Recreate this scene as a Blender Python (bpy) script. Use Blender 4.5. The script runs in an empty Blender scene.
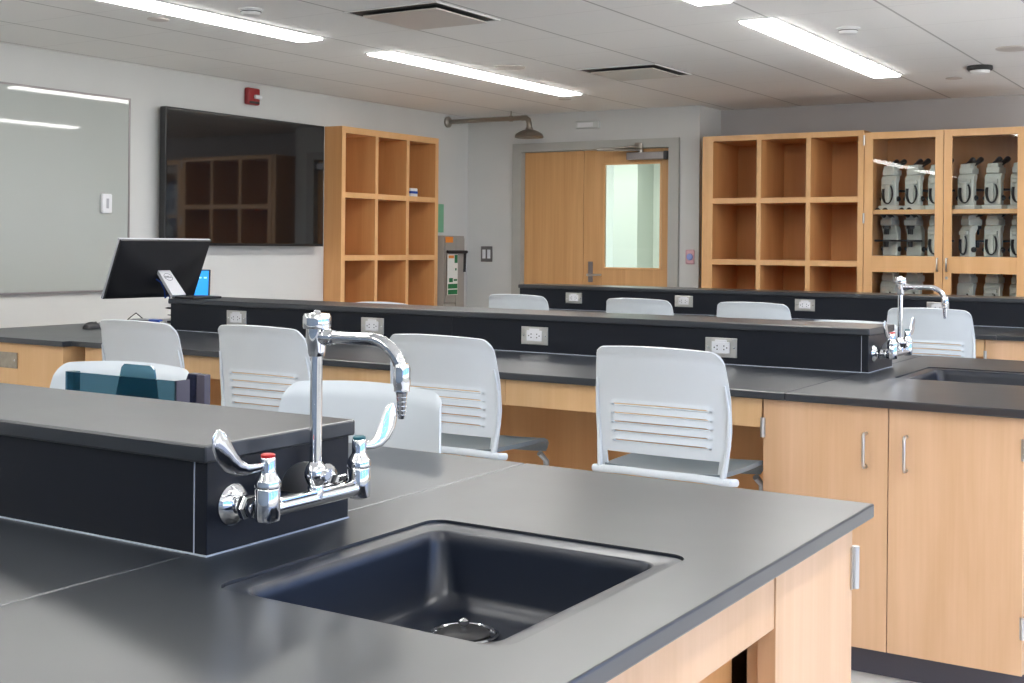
import bpy, bmesh, math, random
from mathutils import Vector, Matrix
random.seed(7)
C = bpy.context.scene.collection
PI = math.pi

# ------------------------------------------------------------------ materials
def mat(name, col, rough=.5, metal=0., ior=1.5, var=0., scale=6., stretch=(1, 1, 1), bump=0., emit=None, estr=0.,
        trans=0., rvar=0., coat=0.):
    m = bpy.data.materials.new(name); m.use_nodes = True
    n = m.node_tree.nodes; l = m.node_tree.links
    b = n['Principled BSDF']
    b.inputs['Base Color'].default_value = (*col, 1)
    b.inputs['Roughness'].default_value = rough
    b.inputs['Metallic'].default_value = metal
    b.inputs['IOR'].default_value = ior
    b.inputs['Transmission Weight'].default_value = trans
    b.inputs['Coat Weight'].default_value = coat
    if emit:
        b.inputs['Emission Color'].default_value = (*emit, 1); b.inputs['Emission Strength'].default_value = estr
    if var or bump or rvar:
        tc = n.new('ShaderNodeTexCoord'); mp = n.new('ShaderNodeMapping'); mp.inputs['Scale'].default_value = stretch
        no = n.new('ShaderNodeTexNoise'); no.inputs['Scale'].default_value = scale; no.inputs['Detail'].default_value = 5
        l.new(tc.outputs['Object'], mp.inputs['Vector']); l.new(mp.outputs['Vector'], no.inputs['Vector'])
        if var:
            r = n.new('ShaderNodeMapRange'); r.inputs['From Min'].default_value = .3; r.inputs['From Max'].default_value = .7
            r.inputs['To Min'].default_value = 1 - var; r.inputs['To Max'].default_value = 1 + var
            l.new(no.outputs['Fac'], r.inputs['Value'])
            mx = n.new('ShaderNodeMix'); mx.data_type = 'RGBA'; mx.blend_type = 'MULTIPLY'; mx.inputs[0].default_value = 1
            mx.inputs[6].default_value = (*col, 1); l.new(r.outputs['Result'], mx.inputs[7])
            l.new(mx.outputs[2], b.inputs['Base Color'])
        if rvar:
            r2 = n.new('ShaderNodeMapRange'); r2.inputs['From Min'].default_value = .3; r2.inputs['From Max'].default_value = .7
            r2.inputs['To Min'].default_value = rough - rvar; r2.inputs['To Max'].default_value = rough + rvar
            l.new(no.outputs['Fac'], r2.inputs['Value']); l.new(r2.outputs['Result'], b.inputs['Roughness'])
        if bump:
            bp = n.new('ShaderNodeBump'); bp.inputs['Strength'].default_value = bump; bp.inputs['Distance'].default_value = .01
            l.new(no.outputs['Fac'], bp.inputs['Height']); l.new(bp.outputs['Normal'], b.inputs['Normal'])
    return m

def wood(name, c1, c2, rough=.42, stretch=(9, 9, .8), fine=(90, 90, 2.5)):
    m = bpy.data.materials.new(name); m.use_nodes = True
    n = m.node_tree.nodes; l = m.node_tree.links; b = n['Principled BSDF']
    tc = n.new('ShaderNodeTexCoord')
    mp = n.new('ShaderNodeMapping'); mp.inputs['Scale'].default_value = stretch
    no = n.new('ShaderNodeTexNoise'); no.inputs['Scale'].default_value = 1.; no.inputs['Detail'].default_value = 4
    no.inputs['Distortion'].default_value = .8
    mp2 = n.new('ShaderNodeMapping'); mp2.inputs['Scale'].default_value = fine
    no2 = n.new('ShaderNodeTexNoise'); no2.inputs['Scale'].default_value = 1.; no2.inputs['Detail'].default_value = 3
    for a, c in ((mp, no), (mp2, no2)):
        l.new(tc.outputs['Object'], a.inputs['Vector']); l.new(a.outputs['Vector'], c.inputs['Vector'])
    ad = n.new('ShaderNodeMath'); ad.operation = 'MULTIPLY_ADD'; ad.inputs[1].default_value = .35
    l.new(no2.outputs['Fac'], ad.inputs[0]); l.new(no.outputs['Fac'], ad.inputs[2])
    rp = n.new('ShaderNodeMapRange'); rp.inputs['From Min'].default_value = .45; rp.inputs['From Max'].default_value = .9
    l.new(ad.outputs[0], rp.inputs['Value'])
    mx = n.new('ShaderNodeMix'); mx.data_type = 'RGBA'
    mx.inputs[6].default_value = (*c1, 1); mx.inputs[7].default_value = (*c2, 1)
    l.new(rp.outputs['Result'], mx.inputs[0]); l.new(mx.outputs[2], b.inputs['Base Color'])
    b.inputs['Roughness'].default_value = rough
    return m

def glass(name, tint=(1, 1, 1), ior=1.45, rough=.0, milky=None):
    m = bpy.data.materials.new(name); m.use_nodes = True
    n = m.node_tree.nodes; l = m.node_tree.links; n.clear()
    o = n.new('ShaderNodeOutputMaterial'); mx = n.new('ShaderNodeMixShader'); f = n.new('ShaderNodeFresnel'); f.inputs[0].default_value = ior
    t = n.new('ShaderNodeBsdfTransparent'); t.inputs[0].default_value = (*tint, 1)
    g = n.new('ShaderNodeBsdfGlossy'); g.inputs['Roughness'].default_value = rough
    ge = n.new('ShaderNodeNewGeometry'); iv = n.new('ShaderNodeMath'); iv.operation = 'SUBTRACT'; iv.inputs[0].default_value = 1; l.new(ge.outputs['Backfacing'], iv.inputs[1])
    ml = n.new('ShaderNodeMath'); ml.operation = 'MULTIPLY'; l.new(f.outputs[0], ml.inputs[0]); l.new(iv.outputs[0], ml.inputs[1])
    l.new(ml.outputs[0], mx.inputs[0]); l.new(t.outputs[0], mx.inputs[1]); l.new(g.outputs[0], mx.inputs[2])
    l.new(mx.outputs[0], o.inputs[0])
    return m

M = {}
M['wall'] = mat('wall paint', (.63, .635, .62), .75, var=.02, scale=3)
M['reflector'] = mat('blue grey accent paint', (.20, .25, .32), .7)  # unseen wall's tint, picked to put cool, dark reflections in the chrome
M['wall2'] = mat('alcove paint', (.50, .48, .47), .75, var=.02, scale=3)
M['epoxy'] = mat('black epoxy resin', (.012, .016, .023), .30, ior=1.8, scale=4, rvar=.015)
M['epoxy_face'] = mat('black epoxy panel', (.006, .008, .014), .33, ior=1.42)
M['sink'] = mat('black epoxy sink', (.009, .013, .024), .30, ior=1.55)
M['maple'] = wood('maple veneer', (.60, .365, .20), (.70, .45, .275))
M['maple_edge'] = wood('maple solid', (.66, .40, .19), (.74, .48, .25))
M['cubby'] = wood('shaded maple', (.62, .30, .105), (.70, .365, .145))  # same maple lit less, with that shade put into the colour
M['cubby_lit'] = wood('lit front maple', (.73, .41, .175), (.80, .475, .225))  # lighter copy of the cubby maple for the lit front faces
M['door'] = wood('door veneer', (.58, .315, .125), (.70, .41, .185), .35, stretch=(14, 14, .5))
M['chrome'] = mat('polished chrome', (.74, .75, .77), .05, 1.)
M['brushed'] = mat('brushed nickel', (.62, .61, .59), .32, 1.)
M['steel'] = mat('stainless plate', (.66, .65, .62), .3, 1.)
M['plate'] = mat('tan metal plate', (.36, .32, .26), .45, .5, var=.15, scale=30)
M['bronze'] = mat('dull nickel pipe', (.36, .33, .29), .35, 1.)
M['frame'] = mat('grey door frame paint', (.43, .43, .40), .5, var=.03)
M['closer'] = mat('aluminium closer', (.32, .30, .30), .4, .8)
M['chair'] = mat('white polypropylene', (.57, .62, .66), .42, var=.02, trans=0.)
M['seat'] = mat('grey blue polypropylene', (.17, .21, .235), .4, var=.05)
M['chair_frame'] = mat('grey steel tube', (.45, .46, .48), .35, .7)
M['black'] = mat('black plastic', (.018, .018, .02), .45)
M['dark'] = mat('dark grey plastic', (.016, .016, .018), .42)
M['rubber'] = mat('black rubber', (.012, .012, .012), .7)
M['white'] = mat('white plastic', (.8, .8, .82), .4)
M['off'] = mat('off white plastic', (.62, .64, .62), .5)
M['grey'] = mat('grey plastic', (.42, .43, .46), .45)
M['red'] = mat('red plastic', (.55, .02, .02), .35)
M['strobe_red'] = mat('dark red enamel', (.30, .012, .016), .35)
M['teal_cap'] = mat('blue index ring', (.02, .13, .16), .4)
M['screen_off'] = mat('dark display glass', (.008, .008, .009), .035, ior=1.85)
M['bezel'] = mat('black bezel', (.012, .012, .013), .35)
M['board'] = mat('grey glass board', (.44, .465, .44), .03, ior=1.5)
M['blue_screen'] = mat('blue lit screen', (.01, .05, .12), .2, emit=(.02, .24, .75), estr=.9)
M['light_icon'] = mat('pale screen icon', (.2, .5, .7), .3, emit=(.25, .6, .95), estr=.9)
M['led'] = mat('led diffuser', (.9, .9, .9), .5, emit=(1, .985, .95), estr=11.)
M['trim_white'] = mat('white enamel', (.8, .8, .79), .4)
M['vent'] = mat('vent face plate', (.66, .61, .57), .45)
M['ventdark'] = mat('dark duct', (.03, .03, .03), .6)
M['scope'] = mat('microscope enamel', (.66, .70, .67), .35)
M['scope_dark'] = mat('microscope black', (.018, .018, .02), .35)
M['toe'] = mat('dark vinyl base', (.085, .082, .105), .5)
M['floor'] = mat('grey vinyl floor', (.80, .79, .77), .3, var=.07, scale=25)
M['base'] = mat('vinyl baseboard', (.08, .08, .085), .5)
M['teal'] = glass('teal acrylic', (.32, .47, .53), 1.45, .02)
M['navy'] = mat('navy speckled plastic', (.018, .02, .045), .3, var=.5, scale=120)
M['navy_edge'] = mat('greyed acrylic edge', (.11, .10, .13), .2)
M['glass'] = glass('cabinet glass', (.97, .98, .97), 1.5)
M['doorglass'] = glass('door glass', (.90, .95, .92), 1.45)
M['winglass'] = glass('window glass', (.96, .98, 1.), 1.45)
M['alum'] = mat('window aluminium', (.5, .5, .52), .4, .6)
M['locker'] = mat('warm grey metal', (.34, .32, .29), .5)
M['paper'] = mat('white card', (.78, .80, .76), .6)
M['green'] = mat('green print', (.01, .17, .06), .6)
M['pale_green'] = mat('pale green placard', (.20, .48, .30), .4)
M['orange'] = mat('orange tape', (.75, .25, .03), .5)
M['pink'] = mat('pink plastic ring', (.72, .45, .50), .4)
M['bluebtn'] = mat('blue push button', (.28, .36, .72), .3)
M['cable_blue'] = mat('blue cable', (.01, .06, .35), .4)
M['caulk'] = mat('pale caulk', (.55, .60, .68), .35)
M['hall'] = mat('corridor paint', (.70, .74, .70), .7)
M['hall_dark'] = mat('corridor pier', (.52, .56, .51), .7)

def ceiling_mat():
    m = mat('ceiling tile', (.92, .91, .89), .85)
    n = m.node_tree.nodes; l = m.node_tree.links; b = n['Principled BSDF']
    tc = n.new('ShaderNodeTexCoord'); sp = n.new('ShaderNodeSeparateXYZ'); l.new(tc.outputs['Object'], sp.inputs[0])
    def groove_shade(sock, wdt, soft):
        d = n.new('ShaderNodeMath'); d.operation = 'DIVIDE'; d.inputs[1].default_value = .59; l.new(sock, d.inputs[0])
        p = n.new('ShaderNodeMath'); p.operation = 'PINGPONG'; p.inputs[1].default_value = .5; l.new(d.outputs[0], p.inputs[0])
        r = n.new('ShaderNodeMapRange'); r.inputs['From Min'].default_value = wdt; r.inputs['From Max'].default_value = wdt * 1.6
        r.inputs['To Min'].default_value = soft; r.inputs['To Max'].default_value = 0.; l.new(p.outputs[0], r.inputs['Value'])
        return r.outputs['Result']
    a = groove_shade(sp.outputs['X'], .008, .55); c = groove_shade(sp.outputs['Y'], .005, .16)  # groove shade put into the colour, fainter across for the light's direction
    mm = n.new('ShaderNodeMath'); mm.operation = 'MAXIMUM'; l.new(a, mm.inputs[0]); l.new(c, mm.inputs[1])
    mx = n.new('ShaderNodeMix'); mx.data_type = 'RGBA'; mx.inputs[6].default_value = (.92, .91, .89, 1); mx.inputs[7].default_value = (.22, .20, .19, 1)
    l.new(mm.outputs[0], mx.inputs[0]); l.new(mx.outputs[2], b.inputs['Base Color'])
    return m
M['ceiling'] = ceiling_mat()

# ------------------------------------------------------------------ mesh helpers
def B(): return bmesh.new()
def _setmi(bm, start, mi):
    bm.faces.ensure_lookup_table()
    for f in bm.faces[start:]: f.material_index = mi
def box(bm, x0, y0, z0, x1, y1, z1, bev=0., mi=0, T=None, seg=2):
    t = B()
    r = bmesh.ops.create_cube(t, size=1)
    for v in t.verts:
        v.co = Vector(((x0 + x1) / 2 + v.co.x * (x1 - x0), (y0 + y1) / 2 + v.co.y * (y1 - y0), (z0 + z1) / 2 + v.co.z * (z1 - z0)))
    if bev: bmesh.ops.bevel(t, geom=t.edges[:], offset=bev, segments=seg, affect='EDGES', profile=.5)
    join(bm, t, T, mi); return bm
def join(bm, t, T=None, mi=None):
    if T is not None: bmesh.ops.transform(t, matrix=T, verts=t.verts[:])
    mp = {}
    for v in t.verts: mp[v] = bm.verts.new(v.co)
    for f in t.faces:
        try:
            g = bm.faces.new([mp[v] for v in f.verts]); g.material_index = f.material_index if mi is None else mi; g.smooth = f.smooth
        except ValueError: pass
    t.free()
def rings(bm, rs, cap=True, mi=0, close=True, smooth=True):
    vs = [[bm.verts.new(p) for p in r] for r in rs]
    n = len(rs[0])
    for a, b in zip(vs, vs[1:]):
        for i in range(n if close else n - 1):
            f = bm.faces.new((a[i], a[(i + 1) % n], b[(i + 1) % n], b[i])); f.material_index = mi; f.smooth = smooth
    if cap:
        for r, flip in ((vs[0], True), (vs[-1], False)):
            f = bm.faces.new(list(reversed(r)) if flip else r); f.material_index = mi
    return vs
def lathe(bm, prof, o=(0, 0, 0), axis='z', n=20, mi=0, cap=True):
    o = Vector(o); rs = []
    for r, h in prof:
        ring = []
        for i in range(n):
            a = 2 * PI * i / n; c, s = math.cos(a) * r, math.sin(a) * r
            p = {'z': Vector((c, s, h)), 'x': Vector((h, c, s)), 'y': Vector((s, h, c))}[axis]
            ring.append(o + p)
        rs.append(ring)
    rings(bm, rs, cap, mi)
def tube(bm, pts, r, n=12, mi=0, cap=True, flat=None):
    """r: number or list; flat: (up vector, a, b lists) for an elliptic blade"""
    pts = [Vector(p) for p in pts]; rs = []
    up = None
    for i, p in enumerate(pts):
        d = (pts[min(i + 1, len(pts) - 1)] - pts[max(i - 1, 0)]).normalized()
        if up is None:
            ref = Vector((0, 0, 1)) if abs(d.z) < .9 else Vector((1, 0, 0))
            up = (ref - d * ref.dot(d)).normalized()
        else:
            up = (up - d * up.dot(d)).normalized()
        side = d.cross(up)
        ri = r[i] if isinstance(r, (list, tuple)) else r
        ra, rb = (ri if isinstance(ri, tuple) else (ri, ri))
        rs.append([p + up * (math.cos(2 * PI * k / n) * ra) + side * (math.sin(2 * PI * k / n) * rb) for k in range(n)])
    rings(bm, rs, cap, mi)
def prism(bm, poly, d0, d1, axis='y', mi=0, bev=0.):
    """extrude a 2-D polygon; axis y: (x,z), axis x: (y,z), axis z: (x,y)"""
    t = B()
    def mk(p, d): return {'y': (p[0], d, p[1]), 'x': (d, p[0], p[1]), 'z': (p[0], p[1], d)}[axis]
    a = [t.verts.new(mk(p, d0)) for p in poly]; b = [t.verts.new(mk(p, d1)) for p in poly]
    n = len(poly)
    t.faces.new(a); t.faces.new(list(reversed(b)))
    for i in range(n): t.faces.new((a[i], b[i], b[(i + 1) % n], a[(i + 1) % n]))
    bmesh.ops.recalc_face_normals(t, faces=t.faces[:])
    if bev: bmesh.ops.bevel(t, geom=t.edges[:], offset=bev, segments=2, affect='EDGES', profile=.5)
    join(bm, t, None, mi)
def rrect(x0, y0, x1, y1, r, z, n=6):
    pts = []
    for cx, cy, a0 in ((x1 - r, y1 - r, 0), (x0 + r, y1 - r, 90), (x0 + r, y0 + r, 180), (x1 - r, y0 + r, 270)):
        for k in range(n + 1):
            a = math.radians(a0 + 90 * k / n); pts.append((cx + r * math.cos(a), cy + r * math.sin(a), z))
    return pts
def obj(name, bm, ms, parent=None, world=False, recalc=True, smooth_angle=None, flatshade=False):
    if recalc: bmesh.ops.recalc_face_normals(bm, faces=bm.faces[:])
    if world and parent is not None:
        T = (Matrix.Translation(parent.location) @ parent.rotation_euler.to_matrix().to_4x4()).inverted()
        bmesh.ops.transform(bm, matrix=T, verts=bm.verts[:])
    me = bpy.data.meshes.new(name); bm.to_mesh(me); bm.free()
    for m in (ms if isinstance(ms, (list, tuple)) else [ms]): me.materials.append(M[m])
    o = bpy.data.objects.new(name, me); C.objects.link(o)
    if parent is not None: o.parent = parent
    for e in me.polygons:
        pass
    if len(me.polygons) and any(p.use_smooth for p in me.polygons):
        try: me.set_sharp_from_angle(angle=math.radians(38))
        except Exception: pass
    return o
def thing(name, label, cat, loc=(0, 0, 0), rotz=0., group=None):
    o = bpy.data.objects.new(name, None); C.objects.link(o); o.empty_display_size = .05
    o.location = loc; o.rotation_euler = (0, 0, rotz); tag(o, label, cat, group); return o
def tag(o, label, cat, group=None):
    o['label'] = label; o['category'] = cat
    if group: o['group'] = group
    return o
def struct(name, bm, m, parent=None, loc=None):
    if loc is not None: bmesh.ops.translate(bm, vec=-Vector(loc), verts=bm.verts[:])
    o = obj(name, bm, m, parent)
    if loc is not None: o.location = loc
    if parent is None: o['kind'] = 'structure'
    return o
def dup(root, loc, label, rotz=None, group=None):
    r = root.copy(); C.objects.link(r); r.location = loc
    if rotz is not None: r.rotation_euler = (0, 0, rotz)
    r['label'] = label
    if group: r['group'] = group
    for ch in list(root.children):
        c = ch.copy(); C.objects.link(c); c.parent = r
        for g in list(ch.children):
            d = g.copy(); C.objects.link(d); d.parent = c
    return r
def text(bm, s, size, T, mi=0, depth=.0006):
    cu = bpy.data.curves.new('t', 'FONT'); cu.body = s; cu.size = size; cu.align_x = 'CENTER'; cu.align_y = 'CENTER'; cu.extrude = depth
    ob = bpy.data.objects.new('t', cu); C.objects.link(ob)
    bpy.context.view_layer.update()
    me = bpy.data.meshes.new_from_object(ob.evaluated_get(bpy.context.evaluated_depsgraph_get()))
    t = B(); t.from_mesh(me); join(bm, t, T, mi)
    bpy.data.objects.remove(ob); bpy.data.curves.remove(cu); bpy.data.meshes.remove(me)

# ------------------------------------------------------------------ dimensions (metres; eye 1.32 above the floor)
K = .9656
def k_(v): return v * K
def q_(z): return 1.32 + (z - 1.32) * K
XL, H, YB, YA = -6.45, 2.479, 9.53, 9.97      # left wall, ceiling, door wall, alcove wall
XA = -4.168                                    # where the door wall turns into the alcove
XR, YF = 3.6, -2.6                             # window wall and wall behind the camera, both unseen, invented for light and reflections
CT, SL = .865, .025                            # counter height and slab thickness
RT = 1.028                                     # top of the raised shelf
DX0, DX1, DZ = -5.89, -4.403, 2.16              # rough door opening

# ------------------------------------------------------------------ room shell
struct('floor', box(B(), -9.6, YF - .1, -.06, XR + .1, 13.2, 0), 'floor')
struct('ceiling', box(B(), -9.6, YF - .1, H, XR + .1, YA + .1, H + .06), 'ceiling', loc=(-1.754 * K, 5.05 * K, H))
bm = B(); box(bm, XL - .3, YF, 0, XL, 7.538, H); box(bm, XL - .3, 8.838, 0, XL, YB + .1, H); box(bm, XL - .3, 7.538, 2.236, XL, 8.838, H); box(bm, XL - .3, 7.538, 0, XL - .24, 8.838, 2.236)
struct('wall_left', bm, 'wall')
bm = B(); box(bm, XL, YB, 0, DX0, YB + .14, H); box(bm, DX1, YB, 0, XA, YA + .1, H); box(bm, DX0, YB, DZ, DX1, YB + .14, H)
struct('wall_back', bm, 'wall')
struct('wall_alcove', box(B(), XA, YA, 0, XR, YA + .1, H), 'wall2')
struct('wall_front', box(B(), XL - .1, YF - .1, 0, XR + .1, YF, H), 'reflector')
bm = B()
W0, W1 = .75, 2.36
wins = [(-2.3, .2), (.4, 2.9), (3.1, 5.6), (5.8, 8.3)]  # unseen windows, invented to bring in daylight and reflections
box(bm, XR, YF, 0, XR + .12, YA, W0); box(bm, XR, YF, W1, XR + .12, YA, H)
e = [YF] + [v for w in wins for v in w] + [YA]
for i in range(0, len(e), 2): box(bm, XR, e[i], W0, XR + .12, e[i + 1], W1)
struct('wall_right', bm, 'wall')
for i, (a, b) in enumerate(wins):
    bm = B()
    for y0, y1, z0, z1 in ((a, a + .05, W0, W1), (b - .05, b, W0, W1), (a, b, W0, W0 + .05), (a, b, W1 - .05, W1), ((a + b) / 2 - .025, (a + b) / 2 + .025, W0, W1)):
        box(bm, XR + .03, y0, z0, XR + .09, y1, z1)
    w = struct('unseen_window_%d' % (i + 1), bm, 'alum')
    obj('pane', box(B(), XR + .055, a + .05, W0 + .05, XR + .06, b - .05, W1 - .05), 'winglass', w)
bm = B(); box(bm, XL, YF, 0, XL + .012, 7.5, .1, .003)
struct('baseboard_left', bm, 'base')
bm = B(); box(bm, XL, YB - .012, 0, DX0 - .1, YB, .1, .003); box(bm, DX1 + .1, YB - .012, 0, XA, YB, .1, .003)
struct('baseboard_back', bm, 'base')

# corridor beyond the door
bm = B(); box(bm, -9.5, 12.9, 0, -2.0, 13.0, H); struct('wall_corridor', bm, 'hall')
bm = B()
box(bm, -6.5, 12.5, 0, -6.2, 12.9, H); box(bm, -7.6, 12.7, 0, -7.0, 12.9, H); box(bm, -5.6, 12.7, 0, -5.0, 12.9, H)
struct('trim_1', bm, 'hall_dark')
struct('wall_corridor_left', box(B(), -9.6, YB + .14, 0, -9.5, 13.0, H), 'hall')
struct('wall_corridor_right', box(B(), -2.0, YA + .1, 0, -1.9, 13.0, H), 'hall')
struct('ceiling_corridor', box(B(), -9.6, YA + .1, H, -1.9, 13.1, H + .06), 'trim_white')

# door frame, two leaves
bm = B()
fw = .062
prism(bm, [(DX0 - fw, 0), (DX0 + .03, 0), (DX0 + .03, DZ - .012), (DX1 - .03, DZ - .012), (DX1 - .03, 0), (DX1 + fw, 0), (DX1 + fw, DZ + fw), (DX0 - fw, DZ + fw)], YB - .03, YB + .12, 'y')
struct('trim_2', bm, 'frame')
DM = -5.258
bm = B(); box(bm, DX0 + .034, YB + .03, .01, DM - .003, YB + .075, DZ - .016, .002)
struct('door_1', bm, 'door')
bm = B()
lx0, lx1 = DM + .003, DX1 - .034
gx0, gx1, gz0, gz1 = -5.063, -4.517, 1.127, 2.03
for x0, z0, x1, z1 in ((lx0, .01, gx0, DZ - .016), (gx1, .01, lx1, DZ - .016), (gx0, .01, gx1, gz0), (gx0, gz1, gx1, DZ - .016)):
    box(bm, x0, YB + .03, z0, x1, YB + .075, z1)
d2 = struct('door_2', bm, 'door')
bm = B()
for x0, z0, x1, z1 in ((gx0, gz0, gx0 + .016, gz1), (gx1 - .016, gz0, gx1, gz1), (gx0, gz0, gx1, gz0 + .016), (gx0, gz1 - .016, gx1, gz1)):
    box(bm, x0, YB + .022, z0, x1, YB + .03, z1, .002)
obj('glazing_bead', bm, 'cubby_lit', d2)
obj('glass_pane', box(B(), gx0, YB + .048, gz0, gx1, YB + .054, gz1), 'doorglass', d2)
bm = B(); box(bm, -5.205, YB + .018, 1.012, -5.161, YB + .03, 1.188, .004)
hd = obj('handle_plate', bm, 'closer', d2)
bm = B(); lathe(bm, [(.011, 0), (.011, .05)], (-5.183, YB - .03, 1.074), 'y'); tube(bm, [(-5.183, YB - .028, 1.074), (-5.12, YB - .03, 1.075), (-5.055, YB - .022, 1.077)], .009)
obj('lever_handle', bm, 'brushed', hd)
cl = thing('door_closer', 'grey aluminium door closer at the top of the glazed door', 'door closer', (-4.64, YB, 2.08))
bm = B(); box(bm, -4.82, YB - .036, 2.05, -4.475, YB + .028, 2.112, .006); obj('closer_body', bm, 'closer', cl, True)
bm = B(); box(bm, -4.477, YB - .038, 2.046, -4.445, YB + .028, 2.116, .005); obj('end_cap', bm, 'dark', cl, True)
bm = B(); lathe(bm, [(.022, 2.112), (.022, 2.135)], (-4.70, YB, 0)); box(bm, -4.735, YB - .05, 2.14, -4.665, YB - .03, 2.19, .004)
tube(bm, [(-4.70, YB - .02, 2.13), (-5.03, YB - .16, 2.13)], .010); tube(bm, [(-5.03, YB - .16, 2.135), (-4.70, YB - .04, 2.16)], .009)
obj('closer_arm', bm, 'bronze', cl, True)

# ------------------------------------------------------------------ ceiling fittings
def led(x0, x1, y0, y1, label, vis=True):
    x0, x1, y0, y1 = k_(x0), k_(x1), k_(y0), k_(y1)
    t = thing('ceiling_light', label, 'ceiling light', ((x0 + x1) / 2, (y0 + y1) / 2, H), 0, 'recessed linear ceiling lights')
    bm = B(); z0 = H - .006
    for a in ((x0 - .012, y0 - .012, x0, y1 + .012), (x1, y0 - .012, x1 + .012, y1 + .012), (x0, y0 - .012, x1, y0), (x0, y1, x1, y1 + .012)):
        box(bm, a[0], a[1], z0, a[2], a[3], H - .0005)
    obj('trim_frame', bm, 'trim_white', t, True)
    obj('diffuser', box(B(), x0, y0, H - .016, x1, y1, H - .001, .003), 'led', t, True)  # drop added so the glowing sides brighten the ceiling
led(-5.01, -4.83, 3.16, 5.62, 'long white light strip at the upper left, above the grey board')
led(-4.97, -4.79, 6.21, 8.65, 'long white light strip in the middle of the ceiling, between the vents and the display')
led(-2.52, -2.34, 6.27, 8.74, 'long white light strip at upper right, ending above the glass cabinets')
led(-2.52, -2.34, 3.20, 5.72, 'light strip whose tip just shows at the top edge, nearer than the right one')
for x in (-4.97, -2.52, -.07, 2.3):
    for y in (-2.0, .6) if x < -1 else (-1.6, 1.5, 4.6, 7.4):
        led(x, x + .18, y, y + 2.0, 'recessed light strip out of the photo, %s row, %s' % ({-4.97: 'leftmost', -2.52: 'second', -.07: 'third', 2.3: 'window side'}[x], {-2.0: 'nearest the wall behind', .6: 'above the nearest bench', -1.6: 'nearest the wall behind', 1.5: 'above the nearest bench', 4.6: 'above the middle bench', 7.4: 'above the farthest bench'}[y]))
def vent(x0, y0, label):
    x0, y0 = k_(x0), k_(y0); x1, y1 = x0 + .57, y0 + .565
    t = thing('ceiling_vent', label, 'ceiling vent', ((x0 + x1) / 2, (y0 + y1) / 2, H), 0, 'square ceiling diffusers')
    obj('throat_shade', box(B(), x0 + .012, y0 + .012, H - .003, x1 - .012, y1 - .012, H - .0005), 'ventdark', t, True)  # dark sheet standing for the shade in the opening behind the plate
    bm = B()
    for a in ((x0, y0, x0 + .012, y1), (x1 - .012, y0, x1, y1), (x0 + .012, y0, x1 - .012, y0 + .012), (x0 + .012, y1 - .012, x1 - .012, y1)): box(bm, a[0], a[1], H - .006, a[2], a[3], H - .0006)
    obj('vent_frame', bm, 'trim_white', t, True)
    bm = B(); box(bm, x0 + .07, y0 + .07, H - .022, x1 - .05, y1 - .05, H - .014, .002); obj('face_plate', bm, 'vent', t, True)
    bm = B(); box(bm, x0 + .2, y0 + .2, H - .014, x1 - .2, y1 - .2, H - .003); obj('plate_hanger', bm, 'ventdark', t, True)
vent(-4.205, 5.05, 'larger looking square ceiling vent near the top edge of the photo')
vent(-4.18, 7.475, 'square ceiling vent farther back, before the alcove corner')
def disc(x, y, r, label, m='trim_white', h=.008, cat='ceiling speaker', name='ceiling_speaker'):
    x, y = k_(x), k_(y)
    bm = B(); lathe(bm, [(r, H - .0005), (r, H - h * .6), (r * .92, H - h), (.01, H - h)], (x, y, 0), n=28)
    return tag(obj(name, bm, m), label, cat)
disc(-4.517, 7.167, .1, 'flat round speaker grille right of the middle light strip', 'vent')
disc(-1.453, 7.915, .1, 'flat round speaker grille at the far right of the ceiling', 'vent')
disc(-5.218, 4.726, .055, 'small round cover plate left of the upper left light strip', 'vent', .006, 'cover plate', 'cover_plate')
disc(-2.065, 9.102, .055, 'small round cover plate between the right light strip and dark sensor', 'vent', .006, 'cover plate', 'cover_plate')
disc(-5.102, 8.942, .05, 'small round cover plate near the far end of the middle light strip', 'vent', .006, 'cover plate', 'cover_plate')
def smoke(x, y, label):
    t = thing('smoke_detector', label, 'smoke detector', (k_(x), k_(y), H))
    bm = B(); lathe(bm, [(.062, -.0005), (.062, -.008), (.058, -.010), (.02, -.010)], n=28); obj('mounting_base', bm, 'trim_white', t)
    bm = B(); lathe(bm, [(.05, -.010), (.05, -.022), (.042, -.032), (.01, -.034)], n=28); obj('sensor_head', bm, 'trim_white', t)
    bm = B(); lathe(bm, [(.0512, -.014), (.0512, -.018)], n=28); obj('vent_slot', bm, 'ventdark', t)
smoke(-2.097, 6.773, 'round white smoke detector on the ceiling above the right light strip')
smoke(-4.572, 4.759, 'round smoke detector right of the upper left light strip')
t = thing('motion_sensor', 'dark ceiling sensor with a pale dome beside the far tile seam', 'sensor', (k_(-1.785), k_(8.586), H))
bm = B(); lathe(bm, [(.075, -.0005), (.078, -.02), (.07, -.03)], n=24); obj('sensor_ring', bm, 'ventdark', t)
bm = B(); lathe(bm, [(.062, -.03), (.055, -.046), (.03, -.055), (.004, -.057)], n=24); obj('dome', bm, 'trim_white', t)

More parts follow.
